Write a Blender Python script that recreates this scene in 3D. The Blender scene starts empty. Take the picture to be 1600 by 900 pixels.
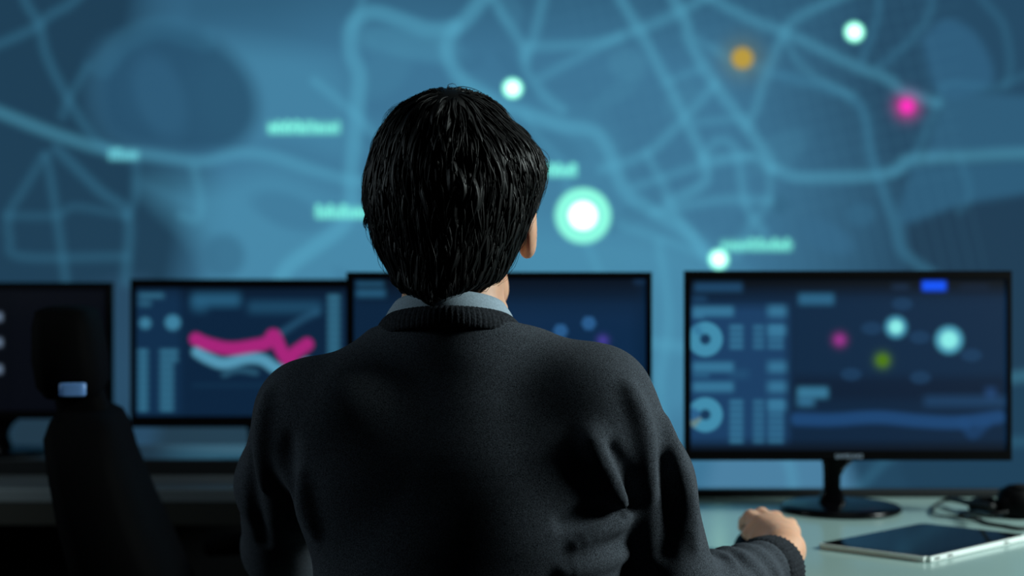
import bpy, bmesh, math, random
import numpy as np
from mathutils import Vector

random.seed(7)
rng = np.random.default_rng(7)
S = bpy.context.scene
COL = S.collection

# ------------------------------------------------------------------ camera
FPX = 1980.0          # focal length in pixels of the 1600x900 frame
CZ = 1.105            # camera height; it looks level along +Y
DESK = 0.74
cd = bpy.data.cameras.new('camera')
cam = bpy.data.objects.new('camera', cd)
COL.objects.link(cam)
cam.location = (0, 0, CZ)
cam.rotation_euler = (math.pi / 2, 0, 0)
cd.sensor_width = 36.0
cd.lens = FPX * 36.0 / 1600.0
cd.clip_start = 0.02
cd.dof.use_dof = True
cd.dof.focus_distance = 1.29
cd.dof.aperture_fstop = 2.5
cd.dof.aperture_blades = 6
S.camera = cam

# ------------------------------------------------------------------ exposure, world, lamps
S.view_settings.view_transform = 'Standard'
S.view_settings.look = 'None'
S.view_settings.gamma = 1.0
S.view_settings.use_curve_mapping = False
S.view_settings.exposure = 0.0
w = bpy.data.worlds.new('night'); S.world = w; w.use_nodes = True
w.node_tree.nodes['Background'].inputs[0].default_value = (0.002, 0.004, 0.006, 1)
w.node_tree.nodes['Background'].inputs[1].default_value = 0.2

def lamp(name, loc, target, size, power, color, spread=180):
    d = bpy.data.lights.new(name, 'AREA')
    d.shape = 'RECTANGLE'; d.size = size[0]; d.size_y = size[1]
    d.energy = power; d.color = color; d.spread = math.radians(spread)
    o = bpy.data.objects.new(name, d); COL.objects.link(o)
    o.location = loc
    o.rotation_euler = (Vector(target) - Vector(loc)).to_track_quat('-Z', 'Y').to_euler()
    return o
lamp('right_lamp', (1.9, 1.50, 1.70), (0.2, 1.55, 0.9), (0.35, 0.5), 48, (0.86, 1.0, 0.97))
lamp('left_lamp', (-2.2, 1.46, 1.6), (-0.1, 1.4, 1.0), (0.35, 0.5), 9, (0.75, 0.93, 1.0))
lamp('desk_fill_lamp', (0.75, 1.75, 2.85), (0.75, 1.8, 0.7), (0.9, 0.4), 4, (0.85, 1.0, 0.97))  # unseen fill from above, added to light the desk

# ------------------------------------------------------------------ helpers
def lin(c):
    c = np.asarray(c, float) / 255.0
    return np.where(c <= 0.04045, c / 12.92, ((c + 0.055) / 1.055) ** 2.4)

def px(x, y, D):
    return ((x - 800.0) / FPX * D, D, CZ - (y - 450.0) / FPX * D)

def desk_pt(x, y, z=DESK):
    D = FPX * (CZ - z) / (y - 450.0)
    return ((x - 800.0) / FPX * D, D, z)

def mat(name, color, rough=0.5, spec=0.5, metal=0.0, coat=0.0, bump=None, mottle=None, emit=None, sheen=0.0, sss=0.0):
    m = bpy.data.materials.new(name); m.use_nodes = True
    nt = m.node_tree; b = nt.nodes['Principled BSDF']
    col = tuple(lin(color)) + (1,)
    b.inputs['Base Color'].default_value = col
    b.inputs['Roughness'].default_value = rough
    b.inputs['Specular IOR Level'].default_value = spec
    b.inputs['Metallic'].default_value = metal
    b.inputs['Coat Weight'].default_value = coat
    b.inputs['Coat Roughness'].default_value = 0.08
    if sheen:
        b.inputs['Sheen Weight'].default_value = sheen
        b.inputs['Sheen Roughness'].default_value = 0.5
    if sss:
        b.inputs['Subsurface Weight'].default_value = sss
        b.inputs['Subsurface Radius'].default_value = (0.012, 0.004, 0.002)
        b.inputs['Subsurface Scale'].default_value = 1.0
    tc = nt.nodes.new('ShaderNodeTexCoord')
    if mottle:
        scale, amount = mottle
        n = nt.nodes.new('ShaderNodeTexNoise'); n.inputs['Scale'].default_value = scale
        n.inputs['Detail'].default_value = 3
        nt.links.new(tc.outputs['Object'], n.inputs['Vector'])
        r = nt.nodes.new('ShaderNodeValToRGB')
        r.color_ramp.elements[0].position = 0.3; r.color_ramp.elements[1].position = 0.72
        a = np.array(col[:3])
        r.color_ramp.elements[0].color = tuple(a * (1 - amount)) + (1,)
        r.color_ramp.elements[1].color = tuple(a * (1 + amount)) + (1,)
        nt.links.new(n.outputs['Fac'], r.inputs['Fac'])
        nt.links.new(r.outputs['Color'], b.inputs['Base Color'])
    if bump:
        scale, strength, dist = bump
        n2 = nt.nodes.new('ShaderNodeTexNoise'); n2.inputs['Scale'].default_value = scale
        n2.inputs['Detail'].default_value = 4
        nt.links.new(tc.outputs['Object'], n2.inputs['Vector'])
        bp = nt.nodes.new('ShaderNodeBump'); bp.inputs['Strength'].default_value = strength
        bp.inputs['Distance'].default_value = dist
        nt.links.new(n2.outputs['Fac'], bp.inputs['Height'])
        nt.links.new(bp.outputs['Normal'], b.inputs['Normal'])
    return m

def screen_mat(name, rough=0.4, spec=0.3):
    m = bpy.data.materials.new(name); m.use_nodes = True
    nt = m.node_tree; b = nt.nodes['Principled BSDF']
    b.inputs['Base Color'].default_value = (0.004, 0.004, 0.005, 1)
    b.inputs['Roughness'].default_value = rough
    b.inputs['Specular IOR Level'].default_value = spec
    a = nt.nodes.new('ShaderNodeAttribute'); a.attribute_name = 'picture'
    nt.links.new(a.outputs['Color'], b.inputs['Emission Color'])
    b.inputs['Emission Strength'].default_value = 1.0
    return m

M = {
 'black_plastic': mat('black_plastic', (4, 4, 5), 0.5, 0.06),
 'gloss_black': mat('gloss_black', (4, 4, 6), 0.2, 0.16),
 'screen': screen_mat('lit_screen', 0.5, 0.08),
 'wall_screen': screen_mat('lit_wall_screen', 0.6, 0.05),
 'logo': mat('logo_silver', (150, 165, 185), 0.4, 0.5),
 'desk': mat('white_laminate', (140, 166, 162), 0.16, 0.5, mottle=(3, 0.03)),
 'desk_edge': mat('desk_edge', (40, 40, 36), 0.6, 0.3),
 'grey_desk': mat('grey_laminate', (104, 112, 116), 0.25, 0.4, mottle=(3, 0.03)),
 'desk_dark': mat('dark_metal', (16, 18, 20), 0.5, 0.3),
 'dark_wall': mat('dark_paint', (30, 36, 42), 0.9, 0.2, mottle=(4, 0.1)),
 'floor': mat('dark_carpet', (24, 27, 31), 0.95, 0.1, mottle=(60, 0.3)),
 'ceiling': mat('ceiling_paint', (40, 46, 50), 0.95, 0.1, mottle=(4, 0.08)),
 'chair_black': mat('chair_black', (4, 4, 5), 0.8, 0.04, bump=(400, 0.2, 0.001)),
 'bright_gap': mat('bright_gap_blue', (112, 158, 222), 0.35, 0.5),  # brightness of the chair gap put into a plate colour
 'skin': mat('skin', (216, 164, 134), 0.5, 0.35, mottle=(45, 0.12), bump=(260, 0.15, 0.0006), sss=0.35),
 'hair': mat('black_hair', (5, 5, 6), 0.46, 0.2),
 'shirt': mat('grey_blue_shirt', (150, 168, 182), 0.85, 0.2, mottle=(500, 0.15), bump=(700, 0.3, 0.0005)),
 'sweater': mat('charcoal_knit', (66, 71, 78), 0.95, 0.05, mottle=(900, 0.8), bump=(1100, 0.35, 0.0008)),
 'rib': mat('ribbed_knit', (44, 47, 52), 0.95, 0.05, mottle=(420, 0.5), bump=(420, 0.5, 0.0012)),
 'trousers': mat('dark_trousers', (24, 26, 32), 0.9, 0.1, mottle=(300, 0.3)),
 'shoe': mat('shoe_leather', (14, 12, 11), 0.35, 0.5),
 'silver': mat('brushed_aluminium', (232, 240, 236), 0.35, 0.5),
 'tablet_glass': mat('tablet_glass', (6, 7, 10), 0.09, 0.5, coat=0.4),
 'rubber': mat('black_rubber', (11, 11, 12), 0.55, 0.3),
 'foam': mat('ear_foam', (13, 13, 14), 0.9, 0.1),
}

def world_loc(p):
    l = Vector((0, 0, 0))
    while p is not None:
        l = l + Vector(p.location); p = p.parent
    return l

def link_mesh(name, me, m, parent=None, smooth=True, origin=None):
    """me holds world coordinates; shift them to the parent's (or the given) origin."""
    o = bpy.data.objects.new(name, me); COL.objects.link(o)
    if m is not None:
        me.materials.append(m)
    off = Vector((0, 0, 0))
    if parent is not None:
        o.parent = parent; off = world_loc(parent)
    elif origin is not None:
        off = Vector(origin); o.location = off
    n = len(me.vertices)
    if n and off.length:
        a = np.empty(n * 3); me.vertices.foreach_get('co', a)
        a = a.reshape(-1, 3) - np.array(off); me.vertices.foreach_set('co', a.ravel())
    if smooth and len(me.polygons):
        me.polygons.foreach_set('use_smooth', np.ones(len(me.polygons), bool))
    me.update()
    return o

def mesh_np(name, v, f):
    v = np.asarray(v, float); f = np.asarray(f, int)
    me = bpy.data.meshes.new(name)
    me.vertices.add(len(v)); me.vertices.foreach_set('co', v.ravel())
    k = f.shape[1]
    me.loops.add(f.size); me.loops.foreach_set('vertex_index', f.ravel())
    me.polygons.add(len(f))
    me.polygons.foreach_set('loop_start', np.arange(len(f)) * k)
    me.polygons.foreach_set('loop_total', np.full(len(f), k))
    me.update(calc_edges=True); me.validate()
    return me

def empty(name, loc, label, cat, group=None):
    o = bpy.data.objects.new(name, None); COL.objects.link(o)
    o.empty_display_size = 0.05
    o.location = loc
    return tag(o, label, cat, group)

def tag(o, label, cat, group=None):
    o['label'] = label; o['category'] = cat
    if group: o['group'] = group
    return o

def bm_obj(name, bm, m, parent=None, smooth=False, origin=None):
    bmesh.ops.recalc_face_normals(bm, faces=bm.faces)
    me = bpy.data.meshes.new(name); bm.to_mesh(me); bm.free()
    return link_mesh(name, me, m, parent, smooth, origin)

def add_box(bm, c, s, rz=0.0, bevel=0.0, seg=2):
    r = bmesh.ops.create_cube(bm, size=1.0)
    vs = r['verts']
    for v in vs:
        x, y, z = v.co.x * s[0], v.co.y * s[1], v.co.z * s[2]
        v.co = Vector((c[0] + x * math.cos(rz) - y * math.sin(rz), c[1] + x * math.sin(rz) + y * math.cos(rz), c[2] + z))
    if bevel > 0:
        es = list({e for v in vs for e in v.link_edges})
        bmesh.ops.bevel(bm, geom=es, offset=bevel, segments=seg, affect='EDGES', profile=0.5)

def add_tube(bm, pts, radii, seg=10):
    pts = [Vector(p) for p in pts]; n = len(pts)
    if not hasattr(radii, '__len__'): radii = [radii] * n
    rings = []; prev = None
    for i, p in enumerate(pts):
        t = (pts[min(i + 1, n - 1)] - pts[max(i - 1, 0)]).normalized()
        if prev is None:
            a = Vector((0, 0, 1)) if abs(t.z) < 0.9 else Vector((1, 0, 0))
            u = t.cross(a).normalized()
        else:
            u = (prev - t * prev.dot(t)).normalized()
        prev = u; q = t.cross(u)
        rings.append([bm.verts.new(p + (u * math.cos(2 * math.pi * k / seg) + q * math.sin(2 * math.pi * k / seg)) * radii[i]) for k in range(seg)])
    for i in range(n - 1):
        for k in range(seg):
            bm.faces.new((rings[i][k], rings[i][(k + 1) % seg], rings[i + 1][(k + 1) % seg], rings[i + 1][k]))
    bm.faces.new(rings[0][::-1]); bm.faces.new(rings[-1])

def add_loft(bm, rings):
    """rings: lists of points, same count; closed ends."""
    R = [[bm.verts.new(p) for p in r] for r in rings]
    k = len(R[0])
    for a, b in zip(R[:-1], R[1:]):
        for i in range(k):
            bm.faces.new((a[i], a[(i + 1) % k], b[(i + 1) % k], b[i]))
    bm.faces.new(R[0][::-1]); bm.faces.new(R[-1])

def add_lathe(bm, c, prof, seg=40, sx=1.0, sy=1.0):
    rings = []
    for r, z in prof:
        rings.append([(c[0] + r * sx * math.cos(2 * math.pi * k / seg), c[1] + r * sy * math.sin(2 * math.pi * k / seg), c[2] + z) for k in range(seg)])
    add_loft(bm, rings)

def spline(pts, n=8):
    P = [np.array(p, float) for p in pts]
    P = [2 * P[0] - P[1]] + P + [2 * P[-1] - P[-2]]
    out = []
    for i in range(1, len(P) - 2):
        for t in np.linspace(0, 1, n, endpoint=False):
            a, b, c, d = P[i - 1], P[i], P[i + 1], P[i + 2]
            out.append(0.5 * (2 * b + (c - a) * t + (2 * a - 5 * b + 4 * c - d) * t * t + (3 * b - a - 3 * c + d) * t ** 3))
    out.append(P[-2])
    return np.array(out)

# ------------------------------------------------------------------ signed distance modelling
def v3(p): return np.array(p, np.float32)
def d_cone(P, a, b, ra, rb):
    a = v3(a); b = v3(b); ab = b - a
    t = np.clip(((P - a) @ ab) / (ab @ ab), 0, 1)
    return np.linalg.norm(P - a - t[:, None] * ab, axis=1) - (ra + (rb - ra) * t)
def d_ell(P, c, r):
    q = (P - v3(c)) / v3(r)
    k = np.linalg.norm(q, axis=1); k2 = np.linalg.norm(q / v3(r), axis=1)
    return k * (k - 1) / np.maximum(k2, 1e-6)
def smin(a, b, k):
    h = np.clip(0.5 + 0.5 * (b - a) / k, 0, 1)
    return b + (a - b) * h - k * h * (1 - h)
def smax(a, b, k): return -smin(-a, -b, k)
def d_stack(P, Z, cx, cy, A, B, e=2.0):
    """stack of super-ellipses over rising z"""
    z = P[:, 2]
    x0 = np.interp(z, Z, cx); y0 = np.interp(z, Z, cy)
    a = np.interp(z, Z, A); b = np.interp(z, Z, B)
    k = (np.abs((P[:, 0] - x0) / a) ** e + np.abs((P[:, 1] - y0) / b) ** e) ** (1.0 / e)
    d = (k - 1) * np.minimum(a, b)
    return np.maximum(d, np.maximum(Z[0] - z, z - Z[-1]))
def smooth_table(Z, *cols, n=40):
    """resample a coarse table with a smooth curve"""
    Z = np.array(Z, float); zz = np.linspace(Z[0], Z[-1], n); res = [zz]
    for c in cols:
        c = np.array(c, float); m = np.gradient(c, Z)
        i = np.clip(np.searchsorted(Z, zz) - 1, 0, len(Z) - 2)
        h = Z[i + 1] - Z[i]; t = (zz - Z[i]) / h
        res.append((2*t**3-3*t**2+1)*c[i] + (t**3-2*t**2+t)*h*m[i] + (-2*t**3+3*t**2)*c[i+1] + (t**3-t**2)*h*m[i+1])
    return res

def sample_field(sdf, lo, hi, h):
    """coarse pass, then exact values near the surface only"""
    lo = np.array(lo, float); n = np.ceil((np.array(hi) - lo) / (h * 4)).astype(int) * 4 + 1
    ax = [lo[i] + np.arange(n[i]) * h for i in range(3)]
    cx = [a[::4] for a in ax]
    G = np.stack(np.meshgrid(*cx, indexing='ij'), -1).reshape(-1, 3).astype(np.float32)
    c = sdf(G).reshape([len(a) for a in cx])
    f = c
    for k in range(3):
        f = np.repeat(f, 4, axis=k)
    f = f[2:, 2:, 2:] if False else f[:n[0], :n[1], :n[2]].copy()
    near = np.abs(f) < h * 4 * 2.6
    idx = np.argwhere(near)
    f = f.reshape(-1); flat = np.flatnonzero(near.reshape(-1))
    for s in range(0, len(flat), 400000):
        ii = idx[s:s + 400000]
        P = np.stack([ax[0][ii[:, 0]], ax[1][ii[:, 1]], ax[2][ii[:, 2]]], 1).astype(np.float32)
        f[flat[s:s + 400000]] = sdf(P)
    return f.reshape(n), lo, h

def surface_nets(f, lo, h):
    ins = f < 0
    cnt = np.zeros(np.array(f.shape) - 1, np.int8)
    for dx in (0, 1):
        for dy in (0, 1):
            for dz in (0, 1):
                cnt += ins[dx:f.shape[0] - 1 + dx, dy:f.shape[1] - 1 + dy, dz:f.shape[2] - 1 + dz]
    act = (cnt > 0) & (cnt < 8)
    I = np.argwhere(act)
    vid = np.full(act.shape, -1, np.int32); vid[act] = np.arange(len(I))
    corner = [(a, b, c) for a in (0, 1) for b in (0, 1) for c in (0, 1)]
    val = {c: f[I[:, 0] + c[0], I[:, 1] + c[1], I[:, 2] + c[2]] for c in corner}
    acc = np.zeros((len(I), 3)); num = np.zeros(len(I))
    for c in corner:
        for k in range(3):
            if c[k] == 0:
                d = list(c); d[k] = 1; d = tuple(d)
                a, b = val[c], val[d]
                m = (a < 0) != (b < 0)
                t = np.where(m, a / np.where(m, a - b, 1), 0)
                p = np.array(c, float)[None, :] + np.zeros((len(I), 3)); p[:, k] = t
                acc[m] += p[m]; num[m] += 1
    V = lo + (I + acc / num[:, None]) * h
    Q = []
    for k in range(3):
        u, v = (k + 1) % 3, (k + 2) % 3
        sl0 = [slice(None)] * 3; sl1 = [slice(None)] * 3
        sl0[k] = slice(0, -1); sl1[k] = slice(1, None)
        ch = ins[tuple(sl0)] != ins[tuple(sl1)]
        E = np.argwhere(ch)
        ok = (E[:, u] > 0) & (E[:, v] > 0) & (E[:, u] < act.shape[u]) & (E[:, v] < act.shape[v])
        E = E[ok]
        def cell(du, dv):
            c = E.copy(); c[:, u] -= du; c[:, v] -= dv
            return vid[c[:, 0], c[:, 1], c[:, 2]]
        q = np.stack([cell(1, 1), cell(0, 1), cell(0, 0), cell(1, 0)], 1)
        flip = ~ins[E[:, 0], E[:, 1], E[:, 2]]
        q[flip] = q[flip][:, ::-1]
        Q.append(q)
    return V, np.concatenate(Q)

def sdf_mesh(name, sdf, lo, hi, h):
    V, Q = surface_nets(*sample_field(sdf, lo, hi, h))
    return mesh_np(name, V, Q)

# ------------------------------------------------------------------ pictures shown on the screens
class Picture:
    """a raster in photograph pixels, laid on a grid of vertices"""
    def __init__(s, x0, x1, y0, y1, step, bg, soft=1.0):
        s.nx = int((x1 - x0) / step) + 1; s.ny = int((y1 - y0) / step) + 1
        s.X, s.Y = np.meshgrid(np.linspace(x0, x1, s.nx), np.linspace(y0, y1, s.ny), indexing='ij')
        s.C = np.zeros((s.nx, s.ny, 3)) + lin(bg); s.soft = soft
    def mix(s, mask, c, a=1.0):
        m = (mask * a)[..., None]
        s.C = s.C * (1 - m) + lin(c) * m
    def box(s, x0, x1, y0, y1, c, a=1.0, e=3.0):
        e = e * s.soft
        sm = lambda t: np.clip(t / e + 0.5, 0, 1)
        s.mix(sm(s.X - x0) * sm(x1 - s.X) * sm(s.Y - y0) * sm(y1 - s.Y), c, a)
    def disc(s, x, y, r, c, a=1.0, e=4.0):
        s.mix(np.clip((r - np.hypot(s.X - x, s.Y - y)) / e + 0.5, 0, 1), c, a)
    def glow(s, x, y, sig, c, a=1.0):
        s.mix(np.exp(-((s.X - x) ** 2 + (s.Y - y) ** 2) / (2 * sig ** 2)), c, a)
    def blob(s, x, y, rx, ry, c, a=1.0, rot=0.0):
        t = math.radians(rot); dx = s.X - x; dy = s.Y - y
        u = dx * math.cos(t) + dy * math.sin(t); v = -dx * math.sin(t) + dy * math.cos(t)
        d = np.hypot(u / rx, v / ry)
        s.mix(np.clip((1.25 - d) / 0.5, 0, 1), c, a)
    def dist(s, pts):
        d = np.full(s.X.shape, 1e9)
        for (ax, ay), (bx, by) in zip(pts[:-1], pts[1:]):
            vx, vy = bx - ax, by - ay; L = vx * vx + vy * vy + 1e-9
            t = np.clip(((s.X - ax) * vx + (s.Y - ay) * vy) / L, 0, 1)
            d = np.minimum(d, np.hypot(s.X - ax - t * vx, s.Y - ay - t * vy))
        return d
    def line(s, pts, wd, c, a=1.0, soft=4.0, curve=True):
        p = spline(pts, 5) if (curve and len(pts) > 2) else np.array(pts, float)
        s.mix(np.clip((wd / 2 - s.dist(p)) / soft + 0.5, 0, 1), c, a)
    def poly(s, pts, c, a=1.0, soft=10.0):
        p = spline(list(pts) + [pts[0]], 5)
        ins = np.zeros(s.X.shape, bool)
        for (ax, ay), (bx, by) in zip(p[:-1], p[1:]):
            if ay == by: continue
            cr = ((s.Y < ay) != (s.Y < by)) & (s.X < (bx - ax) * (s.Y - ay) / (by - ay) + ax)
            ins ^= cr
        d = s.dist(p) * np.where(ins, 1, -1)
        s.mix(np.clip(d / soft + 0.5, 0, 1), c, a)
    def words(s, x0, x1, y, h, c, a=1.0):
        """a row of letter-like strokes too blurred to read"""
        x = x0
        while x < x1:
            wd = rng.choice([2.5, 3.5]); top = y - h * (0.62 if rng.random() < 0.7 else 1.0)
            s.box(x, x + wd, top, y, c, a, 2.0)
            if rng.random() < 0.6:
                s.box(x, min(x + 7, x1), top, top + h * 0.22, c, a, 2.0)
            x += wd + rng.choice([3.0, 4.0])
    def mesh(s, name, D):
        V = np.stack([(s.X - 800) / FPX * D, np.full(s.X.shape, D), CZ - (s.Y - 450) / FPX * D], -1).reshape(-1, 3)
        i = np.arange(s.nx * s.ny).reshape(s.nx, s.ny)
        F = np.stack([i[:-1, :-1], i[:-1, 1:], i[1:, 1:], i[1:, :-1]], -1).reshape(-1, 4)
        me = mesh_np(name, V, F)
        at = me.attributes.new('picture', 'FLOAT_COLOR', 'POINT')
        rgba = np.ones((len(V), 4)); rgba[:, :3] = s.C.reshape(-1, 3)
        at.data.foreach_set('color', rgba.ravel())
        return me

# ------------------------------------------------------------------ room
def structure(name, c, s, m):
    bm = bmesh.new(); add_box(bm, c, s)
    o = bm_obj(name, bm, m); o['kind'] = 'structure'
    return o
structure('floor', (0, 1.3, -0.05), (7.0, 6.2, 0.1), M['floor'])
structure('ceiling', (0, 1.3, 3.05), (7.0, 6.2, 0.1), M['ceiling'])
structure('wall_back', (0, 4.2, 1.5), (7.0, 0.1, 3.0), M['dark_wall'])
structure('wall_left', (-3.45, 1.3, 1.5), (0.1, 5.8, 3.0), M['dark_wall'])
structure('wall_right', (3.45, 1.3, 1.5), (0.1, 5.8, 3.0), M['dark_wall'])
structure('wall_front', (0, -1.65, 1.5), (7.0, 0.1, 3.0), M['dark_wall'])
structure('baseboard_back', (0, 4.135, 0.05), (6.8, 0.03, 0.1), M['desk_dark'])

# ------------------------------------------------------------------ the map display on the back wall
WD = 4.0
def make_map():
    p = Picture(-240, 1840, -330, 764, 3.2, (60, 115, 148))
    # broad map districts; edge falloff and brighter centre are painted into their tones
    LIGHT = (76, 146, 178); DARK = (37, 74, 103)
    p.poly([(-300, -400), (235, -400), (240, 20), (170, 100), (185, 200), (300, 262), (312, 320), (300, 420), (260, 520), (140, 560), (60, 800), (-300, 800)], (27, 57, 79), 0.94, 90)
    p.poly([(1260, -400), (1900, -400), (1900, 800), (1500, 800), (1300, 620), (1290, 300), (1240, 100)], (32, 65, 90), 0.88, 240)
    p.poly([(250, -400), (1400, -400), (1300, 20), (900, 40), (560, 30), (400, 60), (250, 20)], (42, 86, 114), 0.75, 110)
    p.poly([(330, 60), (470, 80), (545, 120), (545, 250), (440, 225), (350, 225), (300, 150)], LIGHT, 0.4, 50)
    p.poly([(230, 290), (330, 285), (430, 260), (540, 300), (700, 340), (1120, 400), (1150, 620), (500, 760), (270, 620), (330, 420)], LIGHT, 0.62, 60)
    p.poly([(720, 130), (930, 190), (990, 300), (1120, 400), (1000, 430), (800, 430)], LIGHT, 0.35, 60)
    p.poly([(190, 70), (250, 40), (330, 60), (390, 120), (400, 190), (350, 235), (240, 230), (170, 200), (160, 120)], (36, 76, 104), 0.85, 30)
    p.poly([(1480, 140), (1600, 150), (1900, 160), (1900, 235), (1520, 235), (1450, 250)], (48, 96, 126), 0.8, 12)
    p.poly([(1425, 260), (1620, 250), (1900, 240), (1900, 300), (1560, 310), (1410, 350)], (46, 94, 124), 0.85, 14)
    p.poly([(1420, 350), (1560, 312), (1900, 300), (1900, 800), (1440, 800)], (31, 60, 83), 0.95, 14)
    p.poly([(1440, 60), (1480, 30), (1530, 60), (1550, 130), (1470, 150)], (48, 96, 128), 0.8, 14)
    p.blob(450, 330, 60, 26, (58, 112, 145), 0.5, 20)
    p.blob(350, 400, 32, 34, (56, 110, 140), 0.8)
    p.blob(640, 70, 90, 22, (78, 150, 180), 0.35, 12)
    p.blob(980, 100, 30, 24, (74, 140, 170), 0.35)
    p.blob(1290, 370, 45, 22, (52, 102, 134), 0.8, 25)
    p.blob(1220, 320, 16, 16, (50, 100, 130), 0.8)
    p.blob(1345, 335, 22, 18, (50, 100, 130), 0.7)
    p.blob(250, 150, 36, 70, (52, 102, 134), 0.35, -20)
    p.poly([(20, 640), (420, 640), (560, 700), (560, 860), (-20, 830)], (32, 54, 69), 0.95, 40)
    p.poly([(130, 450), (240, 450), (240, 700), (130, 700)], (40, 74, 100), 0.95, 30)
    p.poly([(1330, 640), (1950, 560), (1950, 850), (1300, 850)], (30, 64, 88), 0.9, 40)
    p.poly([(1120, 690), (1290, 680), (1330, 830), (1110, 830)], (74, 127, 160), 0.95, 30)
    for k in range(60):     # city blocks
        x, y = rng.uniform(560, 1260), rng.uniform(-300, 700)
        p.blob(x, y, rng.uniform(14, 60), rng.uniform(10, 36), (48, 96, 128) if rng.random() < 0.6 else (72, 138, 168), 0.22, rng.uniform(-60, 60))
    for k in range(26):     # fine street grid
        x = 840 + k * 22
        p.line([(x, -200), (x + 150, 420)], 2, (84, 150, 180), 0.10, 3, False)
        p.line([(840, -180 + k * 24), (1500, -330 + k * 24)], 2, (84, 150, 180), 0.10, 3, False)
    R = (92, 178, 208)
    roads = [  # width, strength, points
     (11, .30, [(20, -60), (39, 0), (61, 39), (73, 88), (105, 152), (142, 210), (171, 235)]),
     (11, .30, [(-60, 92), (0, 68), (54, 44), (78, 24), (117, 0), (170, -60)]),
     (10, .26, [(137, 103), (107, 156), (98, 181)]),
     (14, .42, [(-120, 130), (0, 176), (88, 210), (171, 235), (235, 242), (313, 252), (372, 240), (424, 244), (478, 262), (536, 279), (571, 284)]),
     (10, .28, [(73, 244), (88, 332), (103, 440)]),
     (12, .30, [(88, 232), (156, 298), (200, 337), (196, 440)]),
     (10, .24, [(68, 244), (39, 293), (15, 332), (15, 372), (34, 401), (196, 401)]),
     (9, .22, [(10, 337), (88, 337), (117, 323), (196, 337)]),
     (10, .26, [(212, 255), (212, 303), (200, 337)]),
     (10, .26, [(303, 262), (313, 313), (308, 342), (284, 337)]),
     (30, .16, [(161, 103), (196, 64), (254, 44), (320, 62)]),
     (18, .52, [(790, -50), (752, 0), (717, 39), (673, 46), (634, 34), (590, 20), (566, 24), (549, 44), (549, 83), (561, 117), (558, 166), (554, 220), (549, 274), (549, 313), (536, 352), (492, 386), (448, 420), (425, 470)]),
     (9, .30, [(575, -40), (560, 20), (552, 40)]),
     (11, .36, [(492, 127), (546, 171), (585, 210)]),
     (16, .50, [(712, 42), (698, 70), (704, 100), (730, 132), (790, 165), (819, 176), (878, 196), (927, 205), (951, 235), (966, 279), (985, 308), (1024, 332), (1073, 362), (1112, 406)]),
     (12, .40, [(755, -40), (780, 15), (814, 68), (824, 112), (853, 152), (878, 171)]),
     (12, .36, [(860, -50), (848, 0), (834, 59), (822, 90)]),
     (13, .36, [(824, 73), (927, 68), (990, 49), (1059, 20), (1110, -10)]),
     (11, .32, [(844, 122), (917, 83), (966, 59)]),
     (13, .44, [(950, -50), (971, 0), (1000, 49), (1039, 122), (1068, 181), (1098, 244), (1103, 279), (1083, 298), (1044, 315)]),
     (14, .44, [(1040, -40), (1054, 0), (1073, 39), (1078, 64), (1117, 132), (1166, 196), (1195, 240), (1210, 262), (1244, 276), (1300, 277), (1366, 274), (1400, 266), (1424, 249), (1512, 244), (1600, 240), (1840, 236)]),
     (12, .38, [(941, 264), (1010, 240), (1068, 186), (1117, 132)]),
     (10, .32, [(1098, 250), (1171, 244), (1205, 264)]),
     (11, .32, [(990, 293), (1040, 276), (1093, 259), (1171, 244)]),
     (11, .34, [(1098, 244), (1122, 220), (1151, 235), (1161, 303), (1171, 332), (1195, 366)]),
     (10, .28, [(1044, 127), (1093, 108)]), (10, .26, [(1088, 191), (1156, 186)]),
     (12, .34, [(1024, 332), (1122, 313), (1200, 313)]),
     (11, .34, [(1010, 240), (1034, 284), (1054, 332), (1098, 391)]),
     (10, .30, [(970, 352), (1054, 381), (1112, 406)]),
     (10, .26, [(917, 381), (936, 425), (950, 470)]), (10, .26, [(820, 180), (845, 220), (880, 260), (890, 330)]),
     (13, .38, [(1060, -40), (1117, 0), (1181, 34), (1224, 49), (1336, 103), (1385, 122), (1410, 142), (1464, 161)]),
     (12, .34, [(1360, -30), (1302, 0), (1244, 29), (1224, 54), (1195, 122), (1180, 171), (1166, 196)]),
     (10, .32, [(1371, -40), (1371, 24), (1346, 98)]), (10, .28, [(1458, -40), (1449, 29), (1395, 88), (1371, 103)]),
     (13, .40, [(1117, 75), (1180, 103), (1209, 115), (1336, 156), (1361, 244), (1380, 298), (1400, 352), (1410, 391), (1444, 420), (1520, 470)]),
     (11, .30, [(1464, 161), (1429, 244), (1395, 269)]),
     (10, .22, [(1464, 161), (1483, 132), (1571, 132), (1571, 49), (1537, 0), (1500, -50)]),
     (11, .28, [(1204, 264), (1200, 318), (1180, 342), (1150, 400)]), (9, .22, [(1571, 132), (1660, 90)]),
     (9, .24, [(1225, 60), (1260, 110), (1330, 150)]),
     (9, .24, [(1090, 60), (1130, 90), (1160, 115)]), (9, .2, [(1500, 244), (1515, 300), (1500, 330)]),
     (14, .30, [(420, 560), (700, 520), (1050, 540), (1400, 600), (1840, 560)]),
     (12, .30, [(1030, 380), (1045, 500), (1030, 620), (1060, 760)]),
     (12, .30, [(1180, 660), (1230, 720), (1240, 764)]), (12, .24, [(1340, 764), (1420, 700), (1600, 690)]),
     (13, .34, [(-200, -250), (300, -160), (700, -240), (1200, -120), (1800, -200)]),
    ]
    for wd, a, pts in roads:
        mx = sum(q[0] for q in pts) / len(pts)
        edge_dim = mx < 240 or mx > 1330     # roads near the sides are dulled to follow the painted edge falloff
        p.line(pts, wd * 1.3, (70, 142, 175) if edge_dim else R, a * .72, 11.0)
    T = (135, 262, 240)
    p.words(420, 532, 209, 21, T, 0.95); p.box(418, 532, 190, 208, T, 0.30, 8)
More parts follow.
